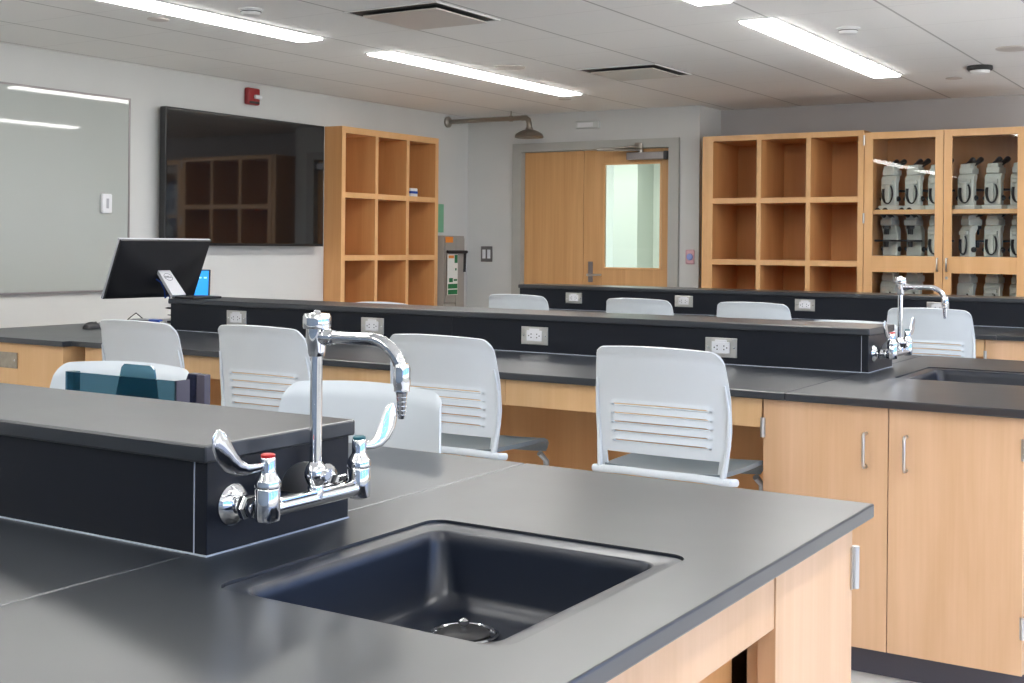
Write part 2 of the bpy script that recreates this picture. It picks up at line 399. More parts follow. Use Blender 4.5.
# ------------------------------------------------------------------ left wall: board, sensor, strobe, display
t = thing('glass_board', 'large grey glass writing board with dark edge on the left wall', 'whiteboard', (XL, 4.2, 1.0))
by, bz0, bz1 = 5.585, q_(1.004), q_(2.268)
bm = B(); box(bm, XL + .012, 2.6, bz0, XL + .022, by, bz1, .001); obj('board_panel', bm, 'board', t, True)
bm = B()
for y0, y1, z0, z1 in ((2.588, by + .012, bz0 - .012, bz0), (2.588, by + .012, bz1, bz1 + .012), (by, by + .012, bz0, bz1), (2.588, 2.6, bz0, bz1)):
    box(bm, XL + .001, y0, z0, XL + .026, y1, z1)
obj('board_frame', bm, 'closer', t, True)
t = thing('board_receiver', 'small white plastic box stuck on the glass board', 'receiver', (XL + .022, 5.59 * K, q_(1.57)))
bm = B(); box(bm, 0.0005, -.038, -.062, .028, .038, .062, .008); obj('case', bm, 'white', t)
bm = B(); box(bm, .028, -.010, -.03, .0295, .010, .032, .0005); obj('label_strip', bm, 'grey', t)
t = thing('fire_alarm_strobe', 'dark red fire alarm strobe on the wall above the display', 'fire alarm', (XL, 6.95 * K, q_(2.415)))
bm = B(); box(bm, .0005, -.062, -.06, .045, .062, .062, .012); obj('housing', bm, 'strobe_red', t)
bm = B(); box(bm, .045, -.01, -.018, .07, .06, .012, .008); obj('strobe_lens', bm, 'white', t)
bm = B(); box(bm, .045, -.05, -.052, .048, .05, -.035, .001); obj('horn_grille', bm, 'dark', t)
t = thing('wall_display', 'large black flat screen display hung on the left wall', 'television', (XL, 6.6, 1.3))
ty0, ty1, tz0, tz1 = 5.825, 7.42, 1.299, 2.22
bm = B(); box(bm, XL + .045, ty0, tz0, XL + .098, ty1, tz1, .004); obj('bezel', bm, 'bezel', t, True)
bm = B(); box(bm, XL + .0985, ty0 + .012, tz0 + .018, XL + .1005, ty1 - .012, tz1 - .012); obj('screen', bm, 'screen_off', t, True)
bm = B(); box(bm, XL + .0005, 6.3, 1.55, XL + .045, 6.9, 2.0); obj('wall_mount', bm, 'dark', t, True)

# ------------------------------------------------------------------ cubby units
def cubby(name, label, loc, rotz, W, D, Hh, cols, rows, sl=.045, sr=.045, top=.05, dv=.036, sh=.042, m='cubby', mf='cubby_lit', strip=0):
    """local: x along the front, front face at y=0, body behind (+y), z up"""
    t = thing(name, label, 'cubby shelf', loc, rotz)
    for x0, x1 in ((0, sl), (W - sr, W)):
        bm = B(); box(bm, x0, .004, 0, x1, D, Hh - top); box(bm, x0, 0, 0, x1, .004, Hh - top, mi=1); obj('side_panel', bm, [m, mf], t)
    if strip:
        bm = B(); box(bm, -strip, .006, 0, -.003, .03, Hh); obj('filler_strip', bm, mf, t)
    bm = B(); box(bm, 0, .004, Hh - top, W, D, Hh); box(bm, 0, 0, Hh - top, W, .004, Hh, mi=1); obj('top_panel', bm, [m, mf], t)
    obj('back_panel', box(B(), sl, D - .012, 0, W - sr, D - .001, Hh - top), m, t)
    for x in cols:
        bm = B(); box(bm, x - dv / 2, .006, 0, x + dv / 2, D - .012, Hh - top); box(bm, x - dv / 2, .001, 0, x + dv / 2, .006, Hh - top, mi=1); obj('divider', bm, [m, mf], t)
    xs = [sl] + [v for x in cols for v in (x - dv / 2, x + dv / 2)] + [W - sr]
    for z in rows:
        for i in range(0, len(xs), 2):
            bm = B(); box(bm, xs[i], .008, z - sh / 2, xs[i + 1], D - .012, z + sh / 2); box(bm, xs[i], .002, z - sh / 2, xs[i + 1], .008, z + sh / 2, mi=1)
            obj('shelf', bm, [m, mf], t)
    return t
# left: front faces +X at x=-6.28 ; local x -> world +y ; local y -> world -x
cubby('cubby_shelf', 'tall open maple cubby unit against the left wall beside the display', (-6.28, 7.545, .0), PI / 2, 1.285, .398, 2.232,
      [.437, .851], [.32, .76, 1.212, 1.702], sl=.045, sr=.045)
t = thing('small_box', 'small white and blue box in the upper right left wall cubby', 'box', (-6.40, 8.55, 1.7245))
bm = B(); box(bm, -.07, -.05, 0, .07, .05, .07, .004); obj('box_body', bm, 'white', t)
bm = B(); box(bm, -.071, -.051, .025, .071, .051, .045); obj('printed_band', bm, 'cable_blue', t)
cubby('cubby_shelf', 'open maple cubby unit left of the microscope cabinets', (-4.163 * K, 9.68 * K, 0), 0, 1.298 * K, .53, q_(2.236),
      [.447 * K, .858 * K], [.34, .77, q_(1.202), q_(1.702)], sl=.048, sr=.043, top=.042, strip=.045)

# ------------------------------------------------------------------ microscope cabinets
KX0, KX1, KD, KT = -2.862 * K, -1.695 * K, .54, q_(2.218)
KY = 9.68 * K
t = thing('microscope_cabinet', 'tall maple cabinet with two glass doors full of microscopes', 'cabinet', (KX0, KY, 0))
y0 = KY + .022
kb = B()
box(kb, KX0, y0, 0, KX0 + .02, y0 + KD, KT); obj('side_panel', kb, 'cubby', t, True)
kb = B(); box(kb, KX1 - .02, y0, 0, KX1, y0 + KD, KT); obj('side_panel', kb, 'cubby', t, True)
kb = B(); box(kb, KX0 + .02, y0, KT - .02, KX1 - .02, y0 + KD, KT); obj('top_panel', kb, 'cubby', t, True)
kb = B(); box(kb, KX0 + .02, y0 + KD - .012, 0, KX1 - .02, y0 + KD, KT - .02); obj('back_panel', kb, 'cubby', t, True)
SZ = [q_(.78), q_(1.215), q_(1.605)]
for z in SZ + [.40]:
    kb = B(); box(kb, KX0 + .02, y0 + .012, z - .016, KX1 - .02, y0 + KD - .012, z + .016); obj('shelf', kb, 'cubby_lit', t, True)
for x0, x1, gx0, gx1, hx, left in ((KX0 + .002, -2.268 * K, -2.795 * K, -2.328 * K, -2.303 * K, 1), (-2.263 * K, KX1 - .002, -2.205 * K, -1.745 * K, -2.235 * K, 0)):
    kb = B(); zt, za, zb, zc, zd, z0_ = KT - .002, q_(2.163), q_(1.268), q_(1.143), .62, .10
    box(kb, x0, KY, z0_, gx0, KY + .02, zt, .0015); box(kb, gx1, KY, z0_, x1, KY + .02, zt, .0015)
    for a, b in ((za, zt), (zc, zb), (z0_, zd)): box(kb, gx0, KY, a, gx1, KY + .02, b, .0015)
    dr = obj('glass_door', kb, 'cubby_lit', t, True)
    for a, b in ((zb, za), (zd, zc)):
        obj('pane', box(B(), gx0, KY + .008, a, gx1, KY + .012, b), 'glass', dr).location = (0, 0, 0)
        p = dr.children[-1]; 
        for v in p.data.vertices: v.co -= t.location
    kb = B(); tube(kb, [(hx, KY, 1.165), (hx, KY - .025, 1.165), (hx, KY - .028, 1.17), (hx, KY - .028, 1.25), (hx, KY - .025, 1.255), (hx, KY, 1.255)], .0055, 8)
    o = obj('pull_handle', kb, 'brushed', dr)
    for v in o.data.vertices: v.co -= t.location
    if not left:
        kb = B(); lathe(kb, [(.011, KY - .006), (.011, KY + .001)], (hx - .002, 0, 1.115), 'y'); o = obj('lock', kb, 'brushed', dr)
        for v in o.data.vertices: v.co -= t.location
    if left:
        for z in (2.09, 1.51, .9):
            kb = B(); lathe(kb, [(.007, z), (.007, z + .075)], (KX0 + .001, KY - .008, 0), n=10); o = obj('hinge', kb, 'brushed', dr)
            for v in o.data.vertices: v.co -= t.location

def microscope(name, label):
    """arm back faces -Y, stage and eyepieces on +Y"""
    t = thing(name, label, 'microscope', (0, 0, 0), 0, 'microscopes in the glass cabinet')
    bm = B(); prism(bm, [(-.075, -.02), (.075, -.02), (.088, .05), (.08, .15), (-.08, .15), (-.088, .05)], 0, .035, 'z', bev=.006); obj('base', bm, 'scope', t)
    bm = B()
    prism(bm, [(-.005, .035), (.05, .035), (.045, .20), (.065, .235), (.065, .262), (.015, .262), (-.005, .235)], -.062, .062, 'x', bev=.008)
    obj('arm', bm, 'scope', t)
    bm = B()
    box(bm, -.05, -.006, .262, .05, .11, .308, .008)
    prism(bm, [(-.008, .303), (.10, .303), (.085, .345), (.0, .335)], -.042, .042, 'x', bev=.006)
    obj('head', bm, 'scope', t)
    for s in (-1, 1):
        bm = B(); tube(bm, [(s * .026, .06, .325), (s * .03, .15, .362)], .017, 12); tube(bm, [(s * .03, .15, .362), (s * .031, .185, .377)], [.02, .021], 12)
        obj('eyepiece', bm, 'scope_dark', t)
    bm = B(); lathe(bm, [(.03, .262), (.03, .24), (.022, .235)], (0, .10, 0), n=16)
    for a in (0, 120, 240):
        cx, cy = .014 * math.cos(math.radians(a)), .1 + .014 * math.sin(math.radians(a)); lathe(bm, [(.009, .236), (.008, .205), (.005, .195)], (cx, cy, 0), n=10)
    obj('nosepiece', bm, 'scope_dark', t)
    bm = B(); box(bm, -.07, .045, .14, .07, .165, .155, .003); lathe(bm, [(.02, .14), (.016, .10)], (0, .1, 0), n=14); obj('stage', bm, 'scope_dark', t)
    for s in (-1, 1):
        bm = B(); lathe(bm, [(.02, .062), (.02, .072), (.012, .074), (.012, .08)] if s > 0 else [(.02, -.062), (.02, -.072), (.012, -.074), (.012, -.08)], (0, .025, .085), 'x', n=16); obj('focus_knob', bm, 'scope_dark', t)
    bm = B(); box(bm, -.014, -.022, .06, .014, -.005, .205, .004); box(bm, -.045, -.026, .192, .045, -.005, .222, .006); obj('cord_hook', bm, 'scope', t)
    bm = B()
    for k in range(3):
        w, d = .034 + .005 * k, -.013 - .004 * k
        pts = [(w * math.cos(a), d, .125 + .075 * math.sin(a)) for a in [PI * .28 + (PI * 1.44 + .0) * -i / 18 for i in range(19)]]
        tube(bm, pts, .0048, 6)
    obj('power_cord', bm, 'scope_dark', t)
    return t
sc0 = microscope('microscope', '')
spots = []
top = [(-2.735, 0, 'first'), (-2.545, 0, 'second'), (-2.365, 0, 'third')]
cnt = 0
rows_ = [(SZ[2] + .016, 'top shelf'), (SZ[1] + .016, 'middle shelf'), (SZ[0] + .016, 'bottom shelf')]
cabs = [('left', [-2.735 * K, -2.55 * K, -2.375 * K]), ('right', [-2.155 * K, -1.96 * K, -1.775 * K])]
for z, rn in rows_:
    for dn, xs in cabs:
        for k, x in enumerate(xs):
            if rn == 'bottom shelf' and dn == 'left' and k == 2: continue
            flip = rn == 'middle shelf' and dn == 'left' and k < 2
            y = KY + .22 if not flip else KY + .36
            rz = -.22 if not flip else PI - .25
            if rn == 'middle shelf' and dn == 'right' and k == 0: rz = -.75
            pos = ('left', 'middle', 'right')[k]
            lab = 'grey microscope %son the %s behind the %s glass door, %s one' % ('turned front outward ' if flip else '', rn, dn, pos)
            zz = z + .0008
            if cnt == 0:
                sc0.location = (x, y, zz); sc0.rotation_euler = (0, 0, rz); sc0['label'] = lab
            else: dup(sc0, (x, y, zz), lab, rz)
            cnt += 1

# ------------------------------------------------------------------ safety corner: cabinet, placards, shower, switch
t = thing('grey_cabinet', 'narrow grey metal cabinet in the corner beyond the left cubby', 'cabinet', (-6.3, 9.1, 0))
bm = B(); box(bm, XL + .002, 8.86, .001, -6.235, 9.165, 1.40, .004); obj('cabinet_body', bm, 'locker', t, True)
bm = B(); box(bm, -6.2345, 8.87, .82, -6.223, 9.02, 1.38, .003); box(bm, -6.2345, 8.87, .03, -6.223, 9.02, .81, .003); box(bm, -6.2345, 9.025, .03, -6.223, 9.155, 1.38, .003); obj('door_panel', bm, 'locker', t, True)
bm = B(); tube(bm, [(-6.205, 8.87, 1.262), (-6.205, 9.165, 1.259)], .013, 8); tube(bm, [(-6.21, 9.145, 1.258), (-6.215, 9.145, 1.085)], .012, 8); obj('pull_bar', bm, 'dark', t, True)
t = thing('safety_sign', 'white and green safety card hanging on the grey corner cabinet', 'sign', (-6.188, 8.95, 1.05))
bm = B(); box(bm, -6.191, 8.85, .89, -6.187, 9.0, 1.24); obj('card', bm, 'paper', t, True)
for a in ((8.95, 1.165, 8.995, 1.235), (8.855, .895, 8.995, .935), (8.855, .945, 8.995, .985), (8.87, 1.0, 8.925, 1.035), (8.94, 1.01, 8.99, 1.025), (8.96, 1.1, 8.98, 1.12)):
    bm = B(); box(bm, -6.1868, a[0], a[1], -6.1855, a[2], a[3]); obj('green_print', bm, 'green', t, True)
bm = B(); box(bm, -6.1868, 8.86, 1.205, -6.1855, 8.94, 1.23); obj('orange_print', bm, 'orange', t, True)
bm = B(); box(bm, -6.2225, 8.86, 1.34, -6.214, 8.965, 1.39, .002); tag(obj('orange_tape', bm, 'orange'), 'orange strip on the top edge of the grey corner cabinet', 'tape')
bm = B(); box(bm, XL + .001, 8.88, 1.43, XL + .012, 9.14, 1.68, .002); tag(obj('wall_placard', bm, 'pale_green'), 'pale green placard on the left wall above the grey cabinet', 'sign')
sx, sy, sz = -5.60, 9.195, 2.413
t = thing('safety_shower', 'emergency shower head on a long pipe from the left wall', 'emergency shower', (XL, sy, sz))
bm = B(); lathe(bm, [(.05, XL + .0005), (.05, XL + .02), (.03, XL + .035)], (0, sy, sz), 'x'); obj('wall_flange', bm, 'bronze', t, True)
bm = B()
tube(bm, [(XL + .02, sy, sz), (sx - .05, sy, sz)], .020, 14)
tube(bm, [(sx - .07, sy, sz), (sx - .03, sy, sz), (sx - .005, sy, sz - .018), (sx + .005, sy, sz - .05), (sx + .005, sy, sz - .085)], .024, 14)
obj('supply_pipe', bm, 'bronze', t, True)
bm = B(); lathe(bm, [(.018, sz - .075), (.03, sz - .085), (.032, sz - .10), (.075, sz - .115), (.115, sz - .14), (.125, sz - .165), (.118, sz - .172), (.01, sz - .168)], (sx + .005, sy, 0), n=28); obj('shower_head', bm, 'bronze', t, True)
bm = B(); lathe(bm, [(.006, sz - .02), (.006, H - .0005)], (-5.78, sy, 0), n=8); lathe(bm, [(.026, -.012), (.026, .012)], (-5.78, sy, sz), 'x', n=14); obj('hanger_rod', bm, 'bronze', t, True)
t = thing('light_switch', 'two gang light switch on the wall left of the door', 'light switch', (-6.455 * K, YB, q_(1.238)))
bm = B(); box(bm, -.062, -.008, -.07, .062, -.0005, .07, .003); obj('switch_plate', bm, 'closer', t)
for s in (-1, 1):
    bm = B(); box(bm, s * .026 - .017, -.013, -.04, s * .026 + .017, -.008, .04, .002); obj('rocker', bm, 'white', t)
t = thing('door_button', 'round blue push button in a pink ring right of the door', 'push button', (-4.392 * K, YB, q_(1.237)))
bm = B(); box(bm, -.038, -.012, -.06, .038, -.0005, .06, .01); obj('back_plate', bm, 'pink', t)
bm = B(); lathe(bm, [(.028, -.012), (.026, -.02), (.005, -.022)], (0, 0, 0), 'y'); obj('button', bm, 'bluebtn', t)
t = thing('emergency_light', 'small white fitting on the wall above the doors', 'emergency light', (-5.385 * K, YB, q_(2.40)))
bm = B(); box(bm, -.115, -.035, -.032, .115, -.0005, .032, .008); obj('housing', bm, 'off', t)
bm = B(); box(bm, -.09, -.038, -.02, .06, -.035, .018, .001); obj('lens', bm, 'white', t)

# ------------------------------------------------------------------ lab benches
def slab_with_hole(bm, x0, y0, x1, y1, zt, zb, hole):
    """worktop slab with a rounded through-hole"""
    t = B()
    out = [t.verts.new(p) for p in ((x0, y0, zt), (x1, y0, zt), (x1, y1, zt), (x0, y1, zt))]
    inn = [t.verts.new(p) for p in rrect(*hole, .03, zt)]
    es = [t.edges.new((out[i], out[(i + 1) % 4])) for i in range(4)] + [t.edges.new((inn[i], inn[(i + 1) % len(inn)])) for i in range(len(inn))]
    bmesh.ops.triangle_fill(t, edges=es, use_beauty=True)
    bmesh.ops.recalc_face_normals(t, faces=t.faces[:])
    if sum(f.normal.z for f in t.faces) < 0: bmesh.ops.reverse_faces(t, faces=t.faces[:])
    outer = es[:4]
    r = bmesh.ops.extrude_face_region(t, geom=t.faces[:])
    for v in [g for g in r['geom'] if isinstance(g, bmesh.types.BMVert)]: v.co.z = zb
    bmesh.ops.recalc_face_normals(t, faces=t.faces[:])
    be = [e for e in t.edges if len(e.link_faces) == 2 and e.calc_face_angle(0) > 1.2 and all(abs(v.co.z - zt) < 1e-6 or abs(v.co.z - zb) < 1e-6 for v in e.verts)
          and all((abs(v.co.x - x0) < 1e-5 or abs(v.co.x - x1) < 1e-5 or abs(v.co.y - y0) < 1e-5 or abs(v.co.y - y1) < 1e-5) for v in e.verts)]
    bmesh.ops.bevel(t, geom=be, offset=.003, segments=2, affect='EDGES', profile=.5)
    join(bm, t)
def sink(label, hole, inner, dr, grp):
    t = thing('sink', label, 'sink', ((hole[0] + hole[2]) / 2, (hole[1] + hole[3]) / 2, CT - .13), 0, grp)
    bm = B(); g = .0015
    h = (hole[0] + g, hole[1] + g, hole[2] - g, hole[3] - g)
    n = 8; zf = CT - .004; zb = CT - .125
    R = [rrect(*h, .0285, zf - .03, n), rrect(*h, .0285, zf - .001, n), rrect(h[0] + .001, h[1] + .001, h[2] - .001, h[3] - .001, .028, zf, n)]
    def ins(d, r, z): return rrect(inner[0] + d, inner[1] + d, inner[2] - d, inner[3] - d, r, z, n)
    R += [ins(-.004, .030, zf), ins(-.0015, .028, zf - .0008), ins(0, .027, zf - .003), ins(.003, .03, zf - .02), ins(.008, .04, zb + .03), ins(.014, .05, zb + .013), ins(.026, .05, zb + .004), ins(.05, .045, zb + .001)]
    vs = rings(bm, R, cap=False)
    # bottom disc: bridge to drain ring
    N = len(vs[-1]); c = dr
    rr = [bm.verts.new((c[0] + .052 * math.cos(math.atan2(v.co.y - c[1], v.co.x - c[0])), c[1] + .052 * math.sin(math.atan2(v.co.y - c[1], v.co.x - c[0])), zb - .002)) for v in vs[-1]]
    for i in range(N):
        f = bm.faces.new((vs[-1][i], vs[-1][(i + 1) % N], rr[(i + 1) % N], rr[i])); f.smooth = True
    rb = [bm.verts.new((v.co.x, v.co.y, zb - .012)) for v in rr]
    for i in range(N): bm.faces.new((rr[i], rr[(i + 1) % N], rb[(i + 1) % N], rb[i]))
    bm.faces.new(rb)
    bmesh.ops.recalc_face_normals(bm, faces=bm.faces[:])
    bmesh.ops.reverse_faces(bm, faces=[f for f in bm.faces]) if False else None
    obj('basin', bm, 'sink', t, True)
    bm = B(); lathe(bm, [(.052, zb - .008), (.053, zb - .0005), (.049, zb + .001), (.046, zb - .004), (.046, zb - .0085)], (c[0], c[1], 0.0035), n=40, cap=False); obj('drain_ring', bm, 'chrome', t, True)
    bm = B(); lathe(bm, [(.008, zb - .0115), (.038, zb - .002), (.039, zb + .004), (.034, zb + .008), (.006, zb + .009)], (c[0], c[1], 0), n=32)
    s = obj('drain_stopper', bm, 'black', t, True)
    bm = B(); lathe(bm, [(.005, zb + .009), (.0045, zb + .014), (.0085, zb + .018), (.0085, zb + .023), (.003, zb + .026)], (c[0], c[1], 0), n=16)
    o = obj('stopper_knob', bm, 'chrome', s, False); 
    for v in o.data.vertices: v.co -= t.location
    return t

XRI = -1.338     # right end of the raised shelves
XE = -.642       # right end of the worktops
XS = -1.372      # joint between long and sink-end worktops
def riser(label, x0, y0, top, seams):
    """raised service shelf: front face y0"""
    t = thing('raised_shelf', label, 'bench riser', ((x0 + XRI) / 2, y0 + .16, CT), 0, 'black raised shelves along the benches')
    yb = y0 + .32; sl = .026
    zc = top - sl
    xs = [x0 + .02] + seams + [XRI - .026]
    for a, b in zip(xs, xs[1:]):
        obj('front_panel', box(B(), a + .0008, y0, CT + .0005, b - .0008, y0 + .02, zc), 'epoxy_face', t, True)
    obj('back_panel', box(B(), x0 + .02, yb - .02, CT + .0005, XRI - .026, yb, zc), 'epoxy_face', t, True)
    for a, b in ((x0, x0 + .019), (XRI - .025, XRI)):
        bm = B(); box(bm, a, y0, CT + .0005, b, yb, zc, .0015); obj('end_panel', bm, 'epoxy_face', t, True)
    bm = B(); box(bm, x0 - .008, y0 - .010, zc, XRI + .006, yb + .010, top, .0035); obj('shelf_top', bm, 'epoxy', t, True)
    bm = B(); box(bm, x0, y0 - .0022, CT + .0003, XRI, y0, CT + .0024); box(bm, XRI, y0 - .0022, CT + .0003, XRI + .0022, yb, CT + .0024); box(bm, XRI - .0262, y0 - .0008, CT + .002, XRI - .025, y0 + .002, zc)
    obj('caulk_line', bm, 'caulk', t, True)
    return t
DY = 3.287
YR = {'A': 1.312, 'B': 4.60, 'C': 7.85}
RTOP = {'A': 1.028, 'B': 1.028, 'C': 1.036}
FRONT = {'A': .50, 'B': 3.815, 'C': 7.06}
BACK = {'A': 2.254, 'B': 5.52, 'C': 8.78}
X0 = {'A': -5.73, 'B': -5.735, 'C': -4.87}
NM = {'A': 'nearest', 'B': 'middle', 'C': 'farthest'}
for k in 'ABC':
    riser('%s black raised shelf, running along the %s bench' % ({'A': 'closest', 'B': 'second', 'C': 'rearmost'}[k], NM[k]), {'A': -4.95, 'B': -4.965, 'C': -4.845}[k], YR[k], RTOP[k], {'A': [], 'B': [-3.19], 'C': []}[k])
    dy = YR[k] - YR['A']
    dd = {'A': 0, 'B': .0, 'C': .0}[k]
    hole = (-1.218, 1.203 + dy, -.757, 1.712 + dy)
    bm = B(); slab_with_hole(bm, XS + .0007, FRONT[k], XE, BACK[k], CT, CT - SL, hole)
    tag(obj('worktop', bm, 'epoxy'), 'black worktop piece around the sink of the %s bench' % NM[k], 'worktop', 'black bench worktops')
    bm = B()
    if k == 'B':
        prism(bm, [(X0[k], FRONT[k] - .045), (-4.765, FRONT[k] - .045), (-4.765, FRONT[k]), (XS - .0007, FRONT[k]), (XS - .0007, BACK[k]), (X0[k], BACK[k])], CT - SL, CT, 'z', bev=.003)
    else: box(bm, X0[k], FRONT[k], CT - SL, XS - .0007, BACK[k], CT, .003)
    tag(obj('worktop', bm, 'epoxy'), 'long black worktop of the %s bench left of its sink piece' % NM[k], 'worktop', 'black bench worktops')
    sink('black epoxy sink with round drain in the %s bench' % NM[k], hole, (-1.178, 1.218 + dy, -.786, 1.662 + dy), (-1.05, 1.552 + dy), 'black bench sinks')

# ------------------------------------------------------------------ base cabinets
zc0, zc1 = .098, CT - SL - .003
def handle_bar(dr, x, y, z0, z1, d, base):
    bm = B(); tube(bm, [(x, y, z0), (x, y + d * .024, z0), (x, y + d * .031, z0 + .007), (x, y + d * .031, z1 - .007), (x, y + d * .024, z1), (x, y, z1)], .0048, 10)
    o = obj('bar_handle', bm, 'brushed', dr)
    for v in o.data.vertices: v.co -= base
def hinge(dr, x, y, z, d, base):
    bm = B(); lathe(bm, [(.0065, z), (.0065, z + .062)], (x, y + d * .004, 0), n=10); box(bm, x - .008, y + min(0, d * .003), z, x + .008, y + max(0, d * .003), z + .062)
    o = obj('hinge', bm, 'brushed', dr)
    for v in o.data.vertices: v.co -= base
def base_cab(label, x0, x1, yf, yb, d, doors, name='base_cabinet', handles=None, hx=None):
    """d=-1: doors face -Y at yf ; d=+1: doors face +Y"""
    t = thing(name, label, 'cabinet', ((x0 + x1) / 2, (yf + yb) / 2, 0)); L = t.location.copy()
    a, b = (yf - d * .021, yb) ; ya, yb_ = min(a, b), max(a, b)
    bm = B()
    box(bm, x0, ya, zc0, x0 + .019, yb_, zc1 - .012); box(bm, x1 - .019, ya, zc0, x1, yb_, zc1 - .012); box(bm, x0 + .019, ya, zc0, x1 - .019, yb_, zc0 + .019)
    box(bm, x0 + .019, min(yb, yb - (-d) * -.012), zc0 + .019, x1 - .019, max(yb, yb - (-d) * -.012), .62)
    obj('carcass', bm, 'maple', t, True)
    kf = yf - d * .075
    bm = B(); box(bm, x0 + .005, min(kf, yb), 0.001, x1 - .005, max(kf, yb), zc0 - .001); obj('toe_kick', bm, 'toe', t, True)
    n = len(doors)
    for i, (u0, u1, hs) in enumerate(doors):
        bm = B(); box(bm, u0 + .0015, min(yf, yf - d * .019), zc0, u1 - .0015, max(yf, yf - d * .019), zc1, .001)
        dr = obj('cabinet_door', bm, 'maple', t, True)
        hxx = u1 - .067 if hs > 0 else u0 + .055
        handle_bar(dr, hxx, yf, .655, .757, d, L)
        ex = u0 if hs > 0 else u1
        for z in (.205, .716): hinge(dr, ex, yf, z, d, L)
    return t
base_cab('maple sink cabinet with two doors, under the middle bench worktop', -1.452, -.667, 3.84, 4.55, -1, [(-1.452, -1.054, 1), (-1.054, -.667, -1)])
base_cab('maple sink cabinet facing the aisle, beneath the nearest bench', -1.452, -.697, 2.214, 1.835, 1, [(-1.452, -1.075, 1), (-1.075, -.697, -1)])
base_cab('maple cabinet of the farthest bench, seen past the last chair', -1.432, -.667, 7.085, 7.80, -1, [(-1.432, -1.05, 1), (-1.05, -.667, -1)])
# end panel, apron and recessed panel at the visible end of the nearest bench
t = thing('bench_end', 'maple end panels below the right end of the nearest worktop', 'bench panel', (-.68, 1.4, 0))
bm = B(); box(bm, -.694, 1.82, zc0, -.665, 2.20, zc1, .001); ep = obj('end_panel', bm, 'maple', t, True)
bm = B(); box(bm, -.694, .53, .747, -.667, 1.8185, zc1, .001); obj('apron', bm, 'maple', t, True)
bm = B(); box(bm, -.765, .53, .10, -.735, 1.82, .7465); obj('recessed_panel', bm, 'cubby', t, True)
bm = B(); box(bm, -.7005, 1.84, .001, -.69, 2.13, zc0 - .001); obj('toe_kick', bm, 'toe', t, True)
bm = B(); lathe(bm, [(.0075, .722), (.0075, .796)], (-.6615, 2.206, 0), n=10); box(bm, -.6655, 2.19, .722, -.662, 2.2, .796); obj('hinge', bm, 'brushed', t, True)
# knee-space frames
def knee(label, x0, x1, yf, yb, seams, d=-1, zlo=.745):
    t = thing('knee_space_frame', label, 'bench frame', ((x0 + x1) / 2, (yf + yb) / 2, 0), 0, 'maple frames under the benches')
    xs = [x0] + seams + [x1]
    for a, b in zip(xs, xs[1:]):
        bm = B(); box(bm, a + .001, yf, zlo, b - .001, yf + .02, zc1, .001); obj('apron', bm, 'maple_edge', t, True)
    yp = yb
    obj('back_panel', box(B(), x0, yp, .10, x1, yp + .02, zc1), 'cubby', t, True)
    for x in [x0 + .02]:
        if x > x1 - .3: continue
        bm = B(); box(bm, x - .019, yf + .25, .001, x + .019, yp - .001, zc1 - .06, .001); obj('support_leg', bm, 'maple', t, True)
    bm = B(); box(bm, x0, yp - .012, .001, x1, yp + .03, .099); obj('base_strip', bm, 'toe', t, True)
knee('maple apron and back panel behind the four chairs of the middle bench', -4.70, -1.456, 3.842, 4.30, [-3.41, -2.428])
knee('maple frame below the long worktop of the nearest bench, behind the riser', -4.9, -1.472, 2.20, 1.68, [-3.1])
knee('maple apron of the farthest bench behind its chairs', -4.78, -1.436, 7.087, 7.83, [-3.3])
# instructor end of the middle bench
t = thing('instructor_cabinet', 'maple cabinet under the left end of the middle bench worktop', 'cabinet', (-5.2, 4.3, 0))
bm = B(); box(bm, -5.69, 3.79, .098, -4.785, 5.2, zc1 - .0); obj('carcass', bm, 'maple_edge', t, True)
bm = B(); box(bm, -5.66, 3.86, .001, -4.83, 5.15, .097); obj('toe_kick', bm, 'toe', t, True)
t = thing('wall_plate', 'grey metal cover plate on the instructor cabinet front, far left', 'cover plate', (-5.185, 3.79, .757))
bm = B(); box(bm, -.077, -.006, -.037, .077, -.0005, .037, .002); obj('plate', bm, 'plate', t)
for s in (-1, 1):
    bm = B(); lathe(bm, [(.004, -.0065), (.003, -.0075)], (s * .06, 0, 0), 'y', n=10); obj('screw', bm, 'chrome', t)

# ------------------------------------------------------------------ outlets
def outlet(label):
    t = thing('power_outlet', label, 'power outlet', (0, 0, 0), 0, 'steel outlets on the raised shelves')
    bm = B(); box(bm, -.066, -.006, -.038, .066, -.0005, .038, .002); obj('cover_plate', bm, 'steel', t)
    bm = B(); box(bm, -.037, -.010, -.022, .037, -.006, .022, .0015); box(bm, -.024, -.0095, .019, .024, -.006, .030, .001)
    for s in (-1, 1):
        for dx, dz in ((.014, .007), (.014, -.007), (.026, 0)): box(bm, s * dx + s * .0 - .0024, -.0104, dz - .0024, s * dx + .0024, -.0099, dz + .0024, mi=1)
    obj('receptacle', bm, ['white', 'black'], t)
    for s in (-1, 1):
        bm = B(); lathe(bm, [(.004, -.006), (.003, -.0075)], (s * .054, 0, 0), 'y', n=10); obj('screw', bm, 'chrome', t)
    return t
ol = [(-4.494, 'B', .945, 'outlet on the middle raised shelf behind the second chair, just right of the monitor'),
      (-3.635, 'B', .942, 'outlet on the middle raised shelf seen between faucet spout and tall pipe'),
      (-2.76, 'B', .937, 'outlet on the middle raised shelf between the two big white chairs'),
      (-1.912, 'B', .93, 'outlet partly covered by the top corner of the nearest white chair'),
      (-4.389, 'C', .950, 'outlet on the farthest raised shelf below the left door leaf'),
      (-3.537, 'C', .953, 'outlet on the farthest raised shelf right of the door'),
      (-2.693, 'C', .955, 'outlet on the farthest raised shelf below the open cubbies'),
      (-1.863, 'C', .962, 'outlet peeking over the chair back near the far faucet')]
o0 = outlet(ol[0][3])
